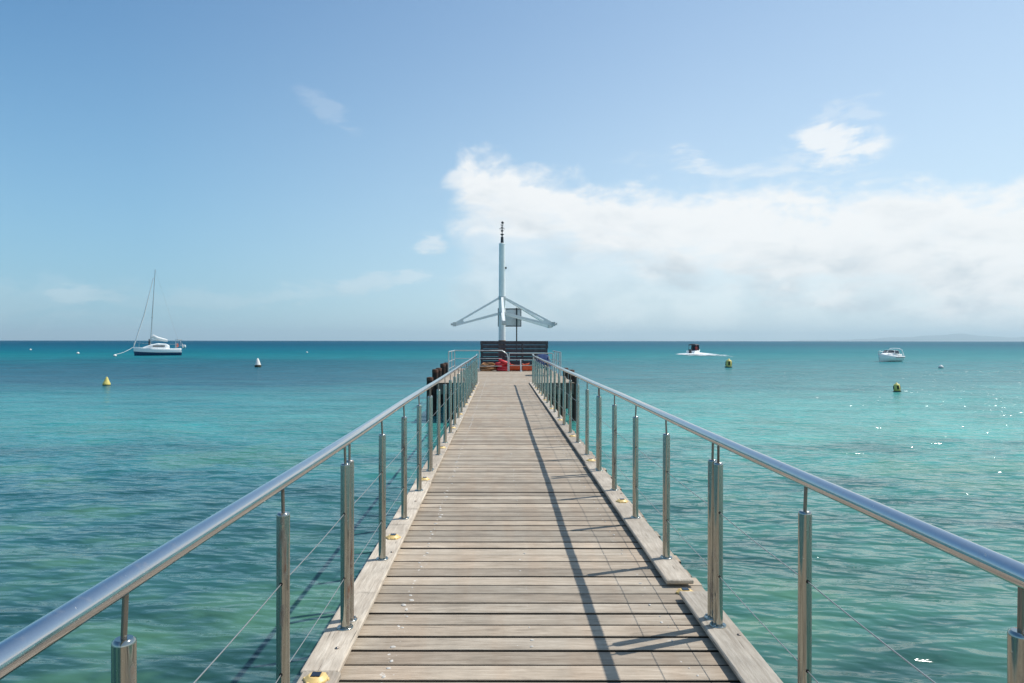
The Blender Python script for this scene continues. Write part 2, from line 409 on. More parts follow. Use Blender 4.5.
def tag(o, label=None, cat=None, group=None, kind=None):
    if label: o['label'] = label
    if cat: o['category'] = cat
    if group: o['group'] = group
    if kind: o['kind'] = kind
    return o
def thing(name, label, cat, loc=(0, 0, 0), rz=0.0, group=None):
    o = bpy.data.objects.new(name, None); col.objects.link(o)
    o.empty_display_size = .2; o.location = loc; o.rotation_euler = (0, 0, rz)
    return tag(o, label, cat, group)
def children(o): return [c for c in bpy.data.objects if c.parent == o]
def copy_tree(o, parent=None):
    c = o.copy(); col.objects.link(c); c.parent = parent
    for ch in children(o): copy_tree(ch, c)
    return c
def sea(px, py):      # a point of the sea surface from where the photograph shows it
    Y = (EYE - WZ) * F / (py - 341.0)
    return Vector(((px - 500) * Y / F, Y, WZ))

# ---------------------------------------------------------------- water sheet with real waves
def axis(lo, hi, c0, c1, step, g):
    a = list(np.arange(c0, c1, step)); x = a[-1]; st = step
    while x < hi: st *= g; x += st; a.append(min(x, hi))
    x = c0; st = step; b = []
    while x > lo: st *= g; x -= st; b.append(max(x, lo))
    return np.array(b[::-1] + a)
gx = axis(-40000, 40000, -9, 10, .062, 1.013); gy = axis(-300, 43000, 3.6, 15, .062, 1.0125)
X, Yg = np.meshgrid(gx, gy)
sxp = np.gradient(gx); syp = np.gradient(gy)
SP = np.maximum(sxp[None, :], syp[:, None])
Z = np.zeros_like(X); near_s = np.abs(SP) < 3.0
for i in range(90):
    L = .24 * (5.0 / .24) ** (i / 89)
    th = R(86) + rng.normal(0, R(20)); k = 2 * PI / L
    amp = .0023 * min(L, .75 + .20 * L) ** .60 * rng.uniform(.5, 1.3)
    if L < SP.min() * 3: continue
    att = np.clip((L / SP - 2.6) / 2.5, 0, 1)
    ph = k * (X * math.cos(th) + Yg * math.sin(th)) + rng.uniform(0, 6.28)
    Z += amp * att * (np.sin(ph) + .18 * np.cos(2 * ph))
Z += WZ
nx_, ny_ = len(gx), len(gy)
co = np.stack([X, Yg, Z], -1).reshape(-1, 3).astype(np.float32)
ii = (np.arange(ny_ - 1)[:, None] * nx_ + np.arange(nx_ - 1)[None, :]).ravel()
quads = np.stack([ii, ii + 1, ii + 1 + nx_, ii + nx_], -1).astype(np.int32)
me = bpy.data.meshes.new('water')
me.vertices.add(len(co)); me.vertices.foreach_set('co', co.ravel())
me.loops.add(quads.size); me.loops.foreach_set('vertex_index', quads.ravel())
me.polygons.add(len(quads)); me.polygons.foreach_set('loop_start', np.arange(0, quads.size, 4, dtype=np.int32))
me.polygons.foreach_set('use_smooth', np.ones(len(quads), bool))
me.materials.append(MATS['water']); me.update(calc_edges=True); me.validate()
wo_ = bpy.data.objects.new('water', me); col.objects.link(wo_); tag(wo_, kind='structure')

# ---------------------------------------------------------------- far hills, seen through the air on the right
hm = MB()
nh = 60; prof = []
for i in range(nh + 1):
    f = i / nh; px = 800 + f * 420
    hpx = .8 + 5.6 * (math.exp(-((px - 905) / 42) ** 2) * .45 + math.exp(-((px - 960) / 34) ** 2) * .95 + math.exp(-((px - 1060) / 60) ** 2) * .8
          + .18 * math.sin(px * .09) ** 2) * min(1, f * 6)
    prof.append((px, hpx))
vs, fs = [], []
for px, hpx in prof:
    Yd = 40000.0; Xc = (px - 500) * Yd / F; h = hpx * Yd / F
    vs += [(Xc, Yd - 1700, WZ - 2), (Xc, Yd - 600, WZ + h * .55), (Xc, Yd, WZ + h), (Xc, Yd + 1800, WZ - 2)]
for i in range(nh):
    for k in range(3): a = i * 4 + k; fs.append((a, a + 4, a + 5, a + 1))
hm.add(vs, fs, 0, True)
tag(hm.build('hills', 'hill_green'), kind='structure')

# ---------------------------------------------------------------- the air
hb = MB(); hb.box((-43000, -400, WZ - 1.2), (43000, 45000, 520))
hmt = bpy.data.materials.new('haze'); hmt.use_nodes = True; nt = hmt.node_tree
nt.nodes.remove(nt.nodes['Principled BSDF'])
pv = nt.nodes.new('ShaderNodeVolumePrincipled'); pv.inputs['Color'].default_value = (.72, .92, 1.0, 1)
pv.inputs['Density'].default_value = 4.5e-5; pv.inputs['Anisotropy'].default_value = 0.2
nt.links.new(pv.outputs[0], nt.nodes['Material Output'].inputs['Volume'])
MATS['haze'] = hmt
tag(hb.build('haze', 'haze'), kind='stuff')

# ---------------------------------------------------------------- the jetty
XL, XR = -.808, 1.152         # post lines
RAILZ = 1.030
WALK_END = 25.4
pier = thing('jetty', 'long weathered timber jetty of cross planks running straight out over the sea', 'jetty', (0, 0, 0))
PL = []; dk = MB(); y = -1.6; rnd = random.Random(3); i = 0
while y < WALK_END - .1:
    w = .1355 + rnd.uniform(-.006, .006); gap = rnd.choice((.013, .018, .021, .025, .031)) + rnd.uniform(-.003, .003)
    if rnd.random() < .12: gap += .006
    dk.cur = rnd.uniform(.02, 1)
    zt = rnd.uniform(-.003, .002); ang = rnd.uniform(-.0012, .0012)
    M = Matrix.Translation((0, y, 0)) @ Matrix.Rotation(ang, 4, 'Z')
    dk.bevbox((-.915 + rnd.uniform(-.02, .02), 0, -.04 + zt), (1.27 + rnd.uniform(-.018, .018), w, zt), .0028, 0, M)
    PL.append((y, w)); y += w + gap; i += 1
yend = y
dk.build('deck', 'deck_wood', pier)
rest = MB(); ns_ = 0; rs = random.Random(12)
for (ya, w) in PL:
    for x0, rr_, ofs in ((-.545, .0125, (.03, -.03)), (.90, .008, (.03, -.03)), (.16, .007, (.03, -.03))):
        for q in ofs:
            if ya < 2.7: continue
            if rs.random() < (.5 if x0 < 0 else .8 if x0 < .5 else .5): continue
            yc = ya + (q if q > 0 else w + q) + rs.uniform(-.008, .008); xc = x0 + rs.gauss(0, .012); r = rr_ * rs.uniform(.45, 1.25)
            if ns_ < 100: sc_ = MB()
            else: sc_ = rest
            M = Matrix.Translation((xc, yc, -.0005)) @ Matrix.Rotation(rs.uniform(0, 3), 4, 'Z') @ Matrix.Diagonal((1.25, .9, 1, 1))
            sc_.lathe([(r, 0), (r * .9, .0022), (r * .4, .003)], n=9, M=M)
            if ns_ < 100: sc_.build('screw_head', 'salt_crust', pier)
            ns_ += 1
tag(rest.build('screw_heads', 'salt_crust', pier), kind='stuff')
# kerb boards
def kerb(x0, x1, y0, y1, z0=.022, z1=.05):
    yy = y0 + .12
    while yy < y1:
        k = MB(); k.box((x0 + .05, yy - .03, .001), (x1 - .04, yy + .03, .0215)); k.build('packing_block', 'under_wood', pier); yy += 1.06
    k = MB(); k.cur = rnd.uniform(.05, 1)
    k.bevbox((x0, y0, z0), (x1, y1, z1), .006)
    k.build('kerb_board', 'kerb_wood', pier)
ys = [-1.5, 3.13, 7.35, 11.6, 15.9, 20.2, 25.3]
for j, (a, b) in enumerate(zip(ys[:-1], ys[1:])):
    o = (0, -.012, -.02, -.008, -.02, -.03)[j]
    kerb(-.895 + o, -.718 + o, a, b - .004)
ys = [(-1.5, 4.14, 1.075), (4.33, 8.5, 1.045), (8.52, 12.9, 1.055), (12.92, 17.2, 1.06), (17.22, 21.4, 1.055), (21.42, 25.3, 1.06)]
for a, b, x0 in ys: kerb(x0, x0 + .175, a, b)
for xs in (-.72, .18, 1.06):
    g = MB(); g.cur = .3; g.box((xs - .045, -1.6, -.24), (xs + .045, yend + .2, -.042)); g.build('joist', 'under_wood', pier)
for yb in np.arange(1.2, 25, 4.36):
    g = MB(); g.box((-.85, yb - .1, -.46), (1.2, yb + .1, -.243)); g.build('cross_beam', 'under_wood', pier)
    for xs in (-.6, .95):
        g = MB(); g.tube([(xs, yb, -3.2), (xs, yb, -.465)], .13, 16); g.build('pile', 'pile_rust', pier)
# coach bolts of the kerbs
rb = random.Random(4)
for yb in (2.75, 3.4, 5.0, 6.6, 8.2, 9.8, 11.4):
    for xb in (-.775, 1.205):
        g = MB(); g.lathe([(.011, 0), (.011, .003), (.006, .006)], (xb + rb.uniform(-.02, .02), yb + rb.uniform(-.2, .2), .0505), 8); g.build('kerb_bolt', 'pin_steel', pier)
# the wide head of the jetty
head = thing('pier_platform', 'wide timber platform at the far end of the jetty', 'platform', (0, 25, 0))
HY0, HY1, HX0, HX1 = yend + .005, 38.6, -2.35, 2.75
g = MB(); y = HY0
while y < HY1:
    w = .147; g.cur = rnd.uniform(.02, 1)
    g.bevbox((HX0 + rnd.uniform(-.02, .02), y - 25, -.04 + rnd.uniform(-.003, .002)), (HX1 + rnd.uniform(-.02, .02), y - 25 + w, rnd.uniform(-.002, .002)), .004)
    y += w + .01
g.build('deck', 'deck_wood', head)
for nm, a, b in (('edge_beam', (HX0 + .02, HY0 - 25, -.42), (HX1 - .02, HY0 - 25 + .16, -.045)), ('edge_beam', (HX0 + .02, HY0 - 24.8, -.42), (HX0 + .2, HY1 - 25, -.045)),
                 ('edge_beam', (HX1 - .2, HY0 - 24.8, -.42), (HX1 - .02, HY1 - 25, -.045)), ('edge_beam', (HX0 + .22, HY1 - 25.2, -.42), (HX1 - .22, HY1 - 25, -.045))):
    g = MB(); g.box(a, b); g.build(nm, 'under_wood', head)
for xs in (-1.9, .2, 2.3):
    for yb in (26.6, 30.5, 34.4, 38.0):
        g = MB(); g.tube([(xs, yb - 25, -3.2), (xs, yb - 25, -.05)], .16, 14); g.build('pile', 'pile_rust', head)

# ---------------------------------------------------------------- walkway railings
def post_mesh():
    p = MB()
    p.tube([(0, 0, .004), (0, 0, .850)], .0245, 24)
    p.lathe([(.0245, .850), (.0235, .856), (.018, .860)], n=24)
    p.add([], [])
    return p
proto = {}; pr = random.Random(21)
def make_post(parent, x, y, rz, lean=0):
    if not proto:
        p = post_mesh(); o = p.build('post', 'post_steel', parent)
        f = MB(); f.lathe([(.043, 0), (.043, .005), (.040, .007)], n=24)
        for a in (45, 135, 225, 315):
            f.lathe([(.007, .008), (.006, .011)], (.034 * math.cos(R(a)), .034 * math.sin(R(a)), 0), n=6)
        f.build('base_plate', 'post_steel', o)
        t = MB(); t.tube([(0, 0, .856), (0, 0, .958)], .0065, 10)
        t.build('pin', 'pin_steel', o)
        for zc in (.60, .265):
            h = MB(); h.tube([(0, -.0262, zc), (0, .0262, zc)], .0065, 10); h.build('cable_hole', 'hole_dark', o)
        proto['p'] = o
    else:
        o = copy_tree(proto['p'], parent)
        for ch in children(o):
            if ch.name.startswith('pin'): a_ = (pr.uniform(-.06, .10), pr.uniform(-.05, .05)); ch.rotation_euler = (a_[0], a_[1], 0); ch.location = (-math.sin(a_[1]) * .868, math.sin(a_[0]) * .868, .0)
    o.location = (x, y, .05); o.rotation_euler = (lean, 0, 0)
    return o
def railing(x, label, ynear, lights=None):
    t = thing('railing', label, 'railing', (x, 0, 0))
    k = -4; rr = random.Random(int(x * 100))
    Y = ynear - 4 * 1.084
    pts = []
    while Y < 25.3:
        if k % 4 == 0:
            for o in (-.05, .05): make_post(t, 0, Y + o, 0, rr.uniform(-.004, .004))
        else:
            make_post(t, 0, Y, 0, rr.uniform(-.005, .005))
        pts.append(Y); Y += 1.084; k += 1
    y0, y1 = pts[0] - .3, pts[-1] + .10
    h = MB()
    n = 80; path = []
    for i in range(n + 1):
        yy = y0 + (y1 - y0) * i / n
        path.append((.004 * math.sin(yy * .8 + x), yy, RAILZ + .002 * math.sin(yy * 1.3)))
    path = [(a, b_, c + .075 * max(0, (b_ - 23.6) / 1.7)) for a, b_, c in path]      # the rail lifts to the platform
    h.tube(path, .0265, 32)
    h.build('handrail', 'rail_steel', t)
    for zc in (.65, .315):
        for a in range(0, len(pts) - 1, 4):
            b = min(a + 4, len(pts) - 1); c = MB(); seg = []
            for i in range(25):
                f = i / 24; yy = (pts[a] + .05) * (1 - f) + (pts[b] - .05) * f
                seg.append((0, yy, zc - .006 * math.sin(PI * ((f * 4) % 1))))
            c.tube(seg, .0022, 6); c.build('cable', 'cable_steel', t)
    return pts
railing(XL, 'stainless steel railing with round handrail and wire cables along the left edge of the jetty', 3.655)
railing(XR, 'stainless steel railing with round handrail and wire cables along the right edge of the jetty', 3.69)

# ---------------------------------------------------------------- solar lights on the kerbs
def make_light(x, y, label):
    if 'l' not in proto:
        t = thing('solar_light', label, 'solar light', (x, y, .05), 0, 'yellow solar lights fixed on the jetty kerbs')
        b = MB(); b.lathe([(.058, 0), (.060, .006), (.056, .012), (.046, .016), (.040, .024), (.036, .026)], n=28)
        for a in range(0, 360, 60):
            b.lathe([(.012, 0), (.012, .009), (.008, .012)], (.055 * math.cos(R(a)), .055 * math.sin(R(a)), 0), n=10)
        b.build('body', 'yellow_plastic', t)
        s = MB(); s.bevbox((-.024, -.024, .026), (.024, .024, .031), .002); s.build('solar_panel', 'solar_panel', t)
        t.scale = (.88, .88, .88)
        proto['l'] = t
        return t
    t = copy_tree(proto['l']); t.location = (x, y, .05); t['label'] = label
    return t
ords = ['nearest', 'second nearest', 'third nearest', 'fourth nearest', 'fifth nearest', 'sixth nearest', 'seventh nearest', 'eighth nearest', 'ninth nearest', 'tenth nearest']
for i in range(10):
    if 3.05 + 2.2 * i < 25: make_light(-.812, 3.05 + 2.2 * i, 'round yellow solar light on the left kerb of the jetty, %s to the viewer' % ords[i])
for i in range(9):
    x = 1.14
    o = make_light(x, 4.235 + 2.2 * i, 'round yellow solar light on the right kerb of the jetty, %s to the viewer' % ords[i])
    if i == 0: o.location.z = .002

# ---------------------------------------------------------------- fender piles round the head
def pile(x, y, ztop, r, label):
    t = thing('mooring_pile', label, 'pile', (x, y, WZ), 0, 'dark piles beside the jetty head')
    b = MB(); b.tube([(0, 0, -2), (0, 0, -.2), (.01, 0, ztop - WZ - .10)], [r * 1.04, r, r], 18); b.build('shaft', 'pile_rust', t)
    c = MB(); c.lathe([(r * 1.06, 0), (r * 1.06, .10), (r * .95, .125), (r * .3, .14)], (.01, 0, ztop - WZ - .098), 18); c.build('cap', 'pile_cap', t)
LP = [(-2.62, 25.7, .30), (-2.60, 27.6, .52), (-2.62, 29.4, .50), (-2.60, 31.3, .62), (-2.62, 33.4, .60)]
names = ['nearest of the row left of the jetty head, lower than the rest', 'second in the row left of the jetty head', 'third in the row left of the jetty head',
         'fourth in the row left of the jetty head', 'farthest in the row left of the jetty head']
for (x, y, z), n_ in zip(LP, names): pile(x, y, z - .14, .12, 'dark rusty pile, ' + n_)
RP = [(2.76, 25.9, .44), (2.90, 28.1, .48), (2.90, 30.6, .46)]
names = ['nearest of the three right of the jetty head', 'middle one of the three right of the jetty head', 'farthest of the three right of the jetty head']
for (x, y, z), n_ in zip(RP, names): pile(x, y, z - .14, .12, 'dark rusty pile, ' + n_)

# ---------------------------------------------------------------- slatted screen at the far end
SY = 36.0
t = thing('slatted_screen', 'dark grey slatted timber screen across the far end of the jetty', 'screen', (.75, SY, 0))
g = MB(); z = .12; k = 0
while z < 1.40:
    g.box((-1.78 + (.02 if k % 2 else 0), -.02, z), (1.76 - (.03 if k % 3 == 1 else 0), .02, z + .188)); z += .205; k += 1
g.build('boards', 'screen_board', t)
for x in (-1.70, -.55, .42, 1.68):
    g = MB(); g.box((x - .05, .023, 0), (x + .05, .12, 1.52)); g.build('post', 'screen_post', t)
# ---------------------------------------------------------------- railings of the head
def head_rail(label, pts, posts, mids, loc):
    t = thing('platform_railing', label, 'railing', loc)
    L = Vector(loc)
    h = MB(); h.tube([Vector(p) - L for p in pts], .026, 12); h.build('handrail', 'galv', t)
    for i, zc in enumerate(mids):
        m = MB(); q = [Vector((p[0], p[1], zc)) - L for p in pts if abs(p[2] - pts[0][2]) < .12]; m.tube(q, .016, 8); m.build('mid_rail', 'galv', t)
    for (x, y) in posts:
        p = MB(); p.tube([Vector((x, y, 0)) - L, Vector((x, y, pts[0][2] - .02)) - L], .028, 12); p.build('post', 'galv', t)
head_rail('grey tube railing across the head left of the centre with a bent end', [(-2.28, 34.6, 1.06), (-1.6, 34.6, 1.06), (-.8, 34.6, 1.06), (.10, 34.6, 1.06), (.34, 34.6, .90), (.40, 34.6, .70), (.40, 34.6, .05)],
          [(-2.28, 34.6), (-1.04, 34.6)], (.66, .28), (-1, 34.6, 0))
head_rail('grey tube railing across the head right of the centre', [(.46, 34.9, .92), (1.3, 34.9, .92), (2.68, 34.9, .92)], [(.46, 34.9), (1.7, 34.9), (2.68, 34.9)], (.60, .30), (1.5, 34.9, 0))
head_rail('grey tube railing along the left side of the head', [(-2.28, 30.6, 1.06), (-2.28, 32.5, 1.06), (-2.28, 34.55, 1.06)], [(-2.28, 30.6), (-2.28, 32.5)], (.62, .3), (-2.28, 32.5, 0))
head_rail('grey tube railing along the right side of the head', [(2.68, 30.4, 1.04), (2.68, 32.6, 1.04), (2.68, 34.85, 1.04)], [(2.68, 30.4), (2.68, 31.2), (2.68, 32.6), (2.68, 33.8)], (.62, .3), (2.68, 32.5, 0))

# ---------------------------------------------------------------- mast with braced arms
MX, MY = .11, 37.5
t = thing('steel_mast', 'tall pale steel mast with four braced arms behind the slatted screen', 'mast', (MX, MY, 0))
m = MB(); m.tube([(0, 0, .0), (0, 0, 3.9), (0, 0, 6.80)], [.19, .18, .165], 20); m.lathe([(.175, 6.80), (.175, 6.83), (.10, 6.86)], n=20); m.build('column', 'mast_paint', t)
m = MB(); m.lathe([(.205, .0), (.205, .9), (.195, 1.56), (.188, 1.58)], n=20); m.build('base_sleeve', 'rust_brown', t)
m = MB(); m.lathe([(.215, 2.92), (.215, 3.12)], n=20); m.lathe([(.205, 3.78), (.205, 3.96)], n=20); m.build('collar', 'galv', t)
m = MB(); m.box((.15, -.06, 5.46), (.25, .06, 5.56)); m.build('bracket', 'dark_steel', t)
def arm(az, Rr, ztip, w=.15):
    d = Vector((math.cos(az), math.sin(az), 0)); e = Vector((-d.y, d.x, 0))
    a = MB(); tip = d * Rr + Vector((0, 0, ztip))
    a.beam(d * .19 + Vector((0, 0, 3.86)), tip - d * .10 + Vector((0, 0, .06)), w * .8, .11, h2=.10)
    a.beam(d * .20 + Vector((0, 0, 3.02)), tip - d * .10 - Vector((0, 0, .05)), w * .8, .14, h2=.10)
    a.beam(d * (Rr * .80) + Vector((0, 0, ztip + .19)), tip - d * .15, w * .72, .16, h2=.15)
    o = a.build('arm', 'mast_paint', t)
    h = MB(); h.beam(tip - d * .12, tip + d * .06, .22, .22)
    h.tube([tip + d * .06, tip + d * .15], .04, 8); h.beam(tip + d * .11, tip + d * .16, .18, .12)
    h.build('arm_end', 'galv', o)
arm(R(184), 2.62, 2.44)
arm(R(-88), 2.55, 2.46)
arm(R(-12), 2.85, 2.45)
arm(R(24), 2.95, 2.38)
f = MB()
f.tube([(0, 0, 7.05), (0, 0, 7.40)], [.09, .07], 12)
f.tube([(0, 0, 7.35), (0, 0, 8.02)], .022, 8)
f.lathe([(.02, 7.44), (.10, 7.52), (.09, 7.54), (.02, 7.55)], n=12)
f.lathe([(.02, 7.64), (.09, 7.70), (.02, 7.76)], n=12)
f.box((-.15, -.012, 7.79), (.14, .012, 7.815)); f.box((-.012, -.13, 7.82), (.012, .13, 7.845))
f.lathe([(.09, 7.85), (.02, 7.92)], n=12)
f.beam((-.08, 0, 7.94), (.08, 0, 8.04), .015, .02); f.beam((.08, .02, 7.94), (-.08, .02, 8.04), .015, .02)
f.lathe([(.02, 8.05), (.07, 8.08), (.075, 8.12), (.05, 8.17), (.01, 8.185)], (.02, 0, 0), n=12)
f.v = [(a, b_, 6.83 + (c - 7.05) * 1.07) for a, b_, c in f.v]
f.build('finial', 'dark_steel', t)

# ---------------------------------------------------------------- sign board seen from behind
t = thing('notice_board', 'framed grey sign board on a thin dark pole, seen from behind beside the mast', 'sign', (.62, 38.2, 0))
g = MB(); g.box((-.70, -.012, 2.39), (.52, .012, 3.29)); g.build('panel', 'sign_grey', t)
g = MB()
for a, b in (((-.74, -.03, 3.292), (.56, .03, 3.345)), ((-.74, -.03, 2.335), (.56, .03, 2.388)), ((-.74, -.03, 2.39), (-.702, .03, 3.29)), ((.522, -.03, 2.39), (.56, .03, 3.29))): g.box(a, b)
g.build('frame', 'sign_frame', t)
g = MB(); g.tube([(.30, -.066, 0), (.30, -.066, 3.38)], .036, 10); g.build('pole', 'dark_steel', t)

# ---------------------------------------------------------------- gear lying in front of the screen
def rope_heap(loc, seed, label, matn, R0=.34, turns=9):
    o = MB(); rr = random.Random(seed); pts = []
    for i in range(turns * 16):
        a = i / 16 * 2 * PI; lay = i / (turns * 16)
        r = R0 * (1 - .35 * lay) + .06 * math.sin(a * 1.7 + seed) + rr.uniform(-.01, .01)
        pts.append((r * math.cos(a) * 1.25, r * math.sin(a), .04 + lay * .34 + .03 * math.sin(a * 2.3)))
    o.tube(pts, .042, 7)
    tag(o.build('rope_coil', matn, None, loc), label, 'rope coil')
rope_heap((-.62, 35.45, 0), 1, 'brown heap of coiled rope on the far deck left of the mast', 'rope_brown')
# red inflatable ring pile
t = thing('life_ring_stack', 'bright red life rings piled on the far deck below the mast', 'life rings', (.13, 35.4, 0))
for k, (x, y, z, rz) in enumerate(((0, 0, .08, 0), (.07, .02, .22, .3), (-.05, -.02, .36, .1), (.10, -.08, .46, .35))):
    o = MB(); n = 24
    M = Matrix.Translation((x, y, z)) @ Matrix.Rotation(rz if k == 3 else rz * .3, 4, 'Y' if k == 3 else 'X')
    pts = [M @ Vector((.26 * math.cos(2 * PI * i / n), .26 * math.sin(2 * PI * i / n), 0)) for i in range(n + 1)]
    o.tube(pts, .075, 10, caps=False); o.build('ring', 'red_plastic', t)
def kayak(loc, rz, label, L=1.25, W_=.36, H_=.30):
    t = thing('small_canoe', label, 'canoe', loc, rz)
    o = MB(); vs, fs = [], []; ns, nc = 15, 10
    for i in range(ns):
        f = i / (ns - 1) * 2 - 1; b = max(.02, (1 - abs(f) ** 2.4)) * W_ / 2; sh = H_ + .10 * f * f
        for k in range(nc):
            a = PI * k / (nc - 1)
            vs.append((f * L / 2, -b * math.cos(a), sh - (sh - .02 * abs(f)) * math.sin(a) ** .7))
    for i in range(ns - 1):
        for k in range(nc - 1):
            a = i * nc + k; fs.append((a, a + 1, a + nc + 1, a + nc))
    o.add(vs, fs, 0, True)
    dvs, dfs = [], []
    for i in range(ns):
        p, q = vs[i * nc], vs[i * nc + nc - 1]
        dvs += [p, ((p[0]), 0, p[2] + .05 - .03), q]
    for i in range(ns - 1):
        for k in range(2): a = i * 3 + k; dfs.append((a, a + 1, a + 4, a + 3))
    o.add(dvs, dfs, 0, True); o.build('hull', 'orange_plastic', t)
    c = MB(); c.lathe([(.16, .295), (.17, .345), (.13, .345), (.12, .30)], n=16, sx=1.6, sy=.8); c.build('cockpit_rim', 'boat_dark', t)
kayak((.92, 35.45, 0), .08, 'small orange red canoe lying on the far deck right of the mast', 1.2)
kayak((1.52, 35.6, 0), .25, 'darker red short canoe lying at the right end of the far deck gear', .75, .32, .27)
o = MB(); o.tube([(0, 0, 0), (.01, 0, 1.35)], .022, 8); o.lathe([(.07, 0), (.07, .02), (.03, .05)], n=12); tag(o.build('thin_pole', 'screen_post', None, (1.12, 35.2, 0)), 'thin black upright pole in front of the slatted screen', 'pole')
o = MB(); o.tube([(0, 0, 0), (-.02, 0, .62)], .03, 8); o.lathe([(.06, 0), (.06, .03), (.03, .05)], n=12); tag(o.build('short_pole', 'white_gel', None, (1.06, 34.8, 0)), 'short white upright pole beside the orange canoe', 'pole')
# blue tarpaulin over a rack
t = thing('covered_rack', 'rack under a dark blue tarpaulin behind the far end of the right railing', 'rack', (1.92, 31.0, 0))
g = MB()
nu, nv = 13, 9; vs, fs = [], []
rr = random.Random(5)
for a in range(nu):
    for b in range(nv):
        fu = a / (nu - 1) * 2 - 1; fv = b / (nv - 1) * 2 - 1
        ex = max(0, abs(fu) - .72) / .28; ey = max(0, abs(fv) - .72) / .28
        dr = max(ex, ey)
        z = .92 + .03 * math.cos(fu * 3) + rr.uniform(-.012, .012) - dr * (.42 + .05 * math.sin(a * 1.3 + b))
        vs.append((fu * (.36 if not ex else .31 + .07 * ex), fv * (.6 if not ey else .54 + .08 * ey), z))
for a in range(nu - 1):
    for b in range(nv - 1): q = a * nv + b; fs.append((q, q + nv, q + nv + 1, q + 1))
g.add(vs, fs, 0, True); g.build('tarpaulin', 'blue_cover', t)
g = MB()
for x in (-.25, .25):
    for y in (-.45, .45): g.box((x - .025, y - .025, 0), (x + .025, y + .025, .88))
g.box((-.28, -.5, .40), (.28, .5, .43)); g.build('frame', 'galv', t)

# ---------------------------------------------------------------- buoys
def buoy(px, py, s, kind, label, group=None, tilt=0.0):
    loc = sea(px, py)
    t = thing('buoy', label, 'buoy', loc, 0, group); t.rotation_euler = (tilt * .4, tilt, 0)
    b = MB()
    if kind == 'cone':
        b.lathe([(.50, .12), (.52, .22), (.46, .34), (.30, .68), (.17, 1.02), (.10, 1.16), (.04, 1.2)], n=20); m_ = 'buoy_yellow'
    elif kind == 'wcone':
        b.lathe([(.42, .12), (.44, .26), (.36, .45), (.24, .85), (.13, 1.18), (.05, 1.25)], n=20); m_ = 'buoy_white'
    elif kind == 'can':
        b.lathe([(.42, .16), (.44, .2), (.38, .95), (.30, 1.06), (.13, 1.1), (.11, 1.24), (.03, 1.26)], n=20); m_ = 'buoy_yellow'
    else:
        b.lathe([(.2, -.2), (.40, -.1), (.5, .12), (.46, .38), (.3, .56), (.08, .64), (.08, .72), (.02, .73)], n=18); m_ = 'buoy_white'
    b.v = [(x * s, y * s, z * s) for x, y, z in b.v]
    b.build('float', m_, t)
    if kind == 'can':
        for q in (R(-100), R(-10), R(80), R(170)):
            pn = MB(); pn.beam((.425 * s * math.cos(q), .425 * s * math.sin(q), .34 * s), (.395 * s * math.cos(q), .395 * s * math.sin(q), .84 * s), .24 * s, .05 * s); pn.build('panel', 'buoy_dark', t)  # added dark plates, standing in for the shaded openings of a lattice
    if kind != 'ball':
        c = MB(); c.lathe([(.3, -.5), (.47, -.35), (.50, .10), (.49, .12)] if kind != 'wcone' else [(.3, -.5), (.42, -.35), (.455, .24), (.43, .30)], n=20)
        c.v = [(x * s, y * s, z * s) for x, y, z in c.v]; c.build('waterline_base', 'buoy_dark', t)
        r = MB(); r.tube([(.06 * s * math.cos(a), 0, (1.21 + .06 * math.sin(a)) * s) for a in np.linspace(0, PI, 7)], .012 * s, 6); r.build('lifting_eye', 'dark_steel', t)
    else:
        c = MB(); c.lathe([(.51, .09), (.515, .12), (.51, .15)], n=18); c.v = [(x * s, y * s, z * s) for x, y, z in c.v]; c.build('band', 'buoy_dark', t)
buoy(106.5, 386, .48, 'cone', 'small yellow cone buoy floating left of the jetty in front of the yacht', tilt=.06)
buoy(258, 367.5, .80, 'wcone', 'white cone buoy with dark base between the yacht and the jetty', tilt=-.04)
buoy(728.5, 367.5, .80, 'can', 'yellow can buoy with dark base near the speedboat wake', tilt=.05)
buoy(897.3, 391.5, .43, 'can', 'small yellow can buoy nearest on the right, below the white cabin boat', tilt=-.07)
buoy(941, 368, .52, 'ball', 'white ball buoy to the right of the white cabin boat')
buoy(78, 354.5, .60, 'ball', 'small white ball buoy left of the yacht')
buoy(30.5, 350.8, .62, 'ball', 'tiny white buoy farthest left near the horizon')
buoy(307, 353.2, .45, 'ball', 'tiny white ball buoy right of the white cone buoy')
MOOR = sea(115, 357.0)
buoy(115, 357.0, .62, 'ball', 'white mooring buoy at the end of the yacht bow line')

# ---------------------------------------------------------------- boats
def hull(L, B, free, draft, flare=.25, bowrise=.35, transom=.75, ns=22, nc=7):
    """x forward from -L/2 (stern) to L/2 (bow); returns verts, faces and the sheer line"""
    vs, fs, sheer = [], [], []
    for i in range(ns):
        f = i / (ns - 1)
        if f < .45: b = transom + (1 - transom) * math.sin(f / .45 * PI / 2)
        else: b = max(.015, 1 - ((f - .45) / .55) ** 2.3)
        zt = free + bowrise * max(0, f - .3) ** 2 * 1.6
        x = -L / 2 + L * f
        rake = .06 * L * max(0, f - .75) * 4 * .6
        row = []
        for k in range(nc):
            g_ = k / (nc - 1)
            z = zt + (-draft - zt) * g_
            w = b * B / 2 * (1 - flare * g_ - (1 - flare) * g_ ** 4)
            row.append((x - rake * g_, w, z))
        full_ = row + [(p[0], -p[1], p[2]) for p in reversed(row)]
        vs += full_; sheer.append((x, b * B / 2, zt))
    m_ = nc * 2
    for i in range(ns - 1):
        for k in range(m_ - 1): a = i * m_ + k; fs.append((a, a + m_, a + m_ + 1, a + 1))
        a = i * m_; fs.append((a, a + m_ - 1, a + 2 * m_ - 1, a + m_))
    fs.append(tuple(range(m_)))
    return vs, fs, sheer, m_
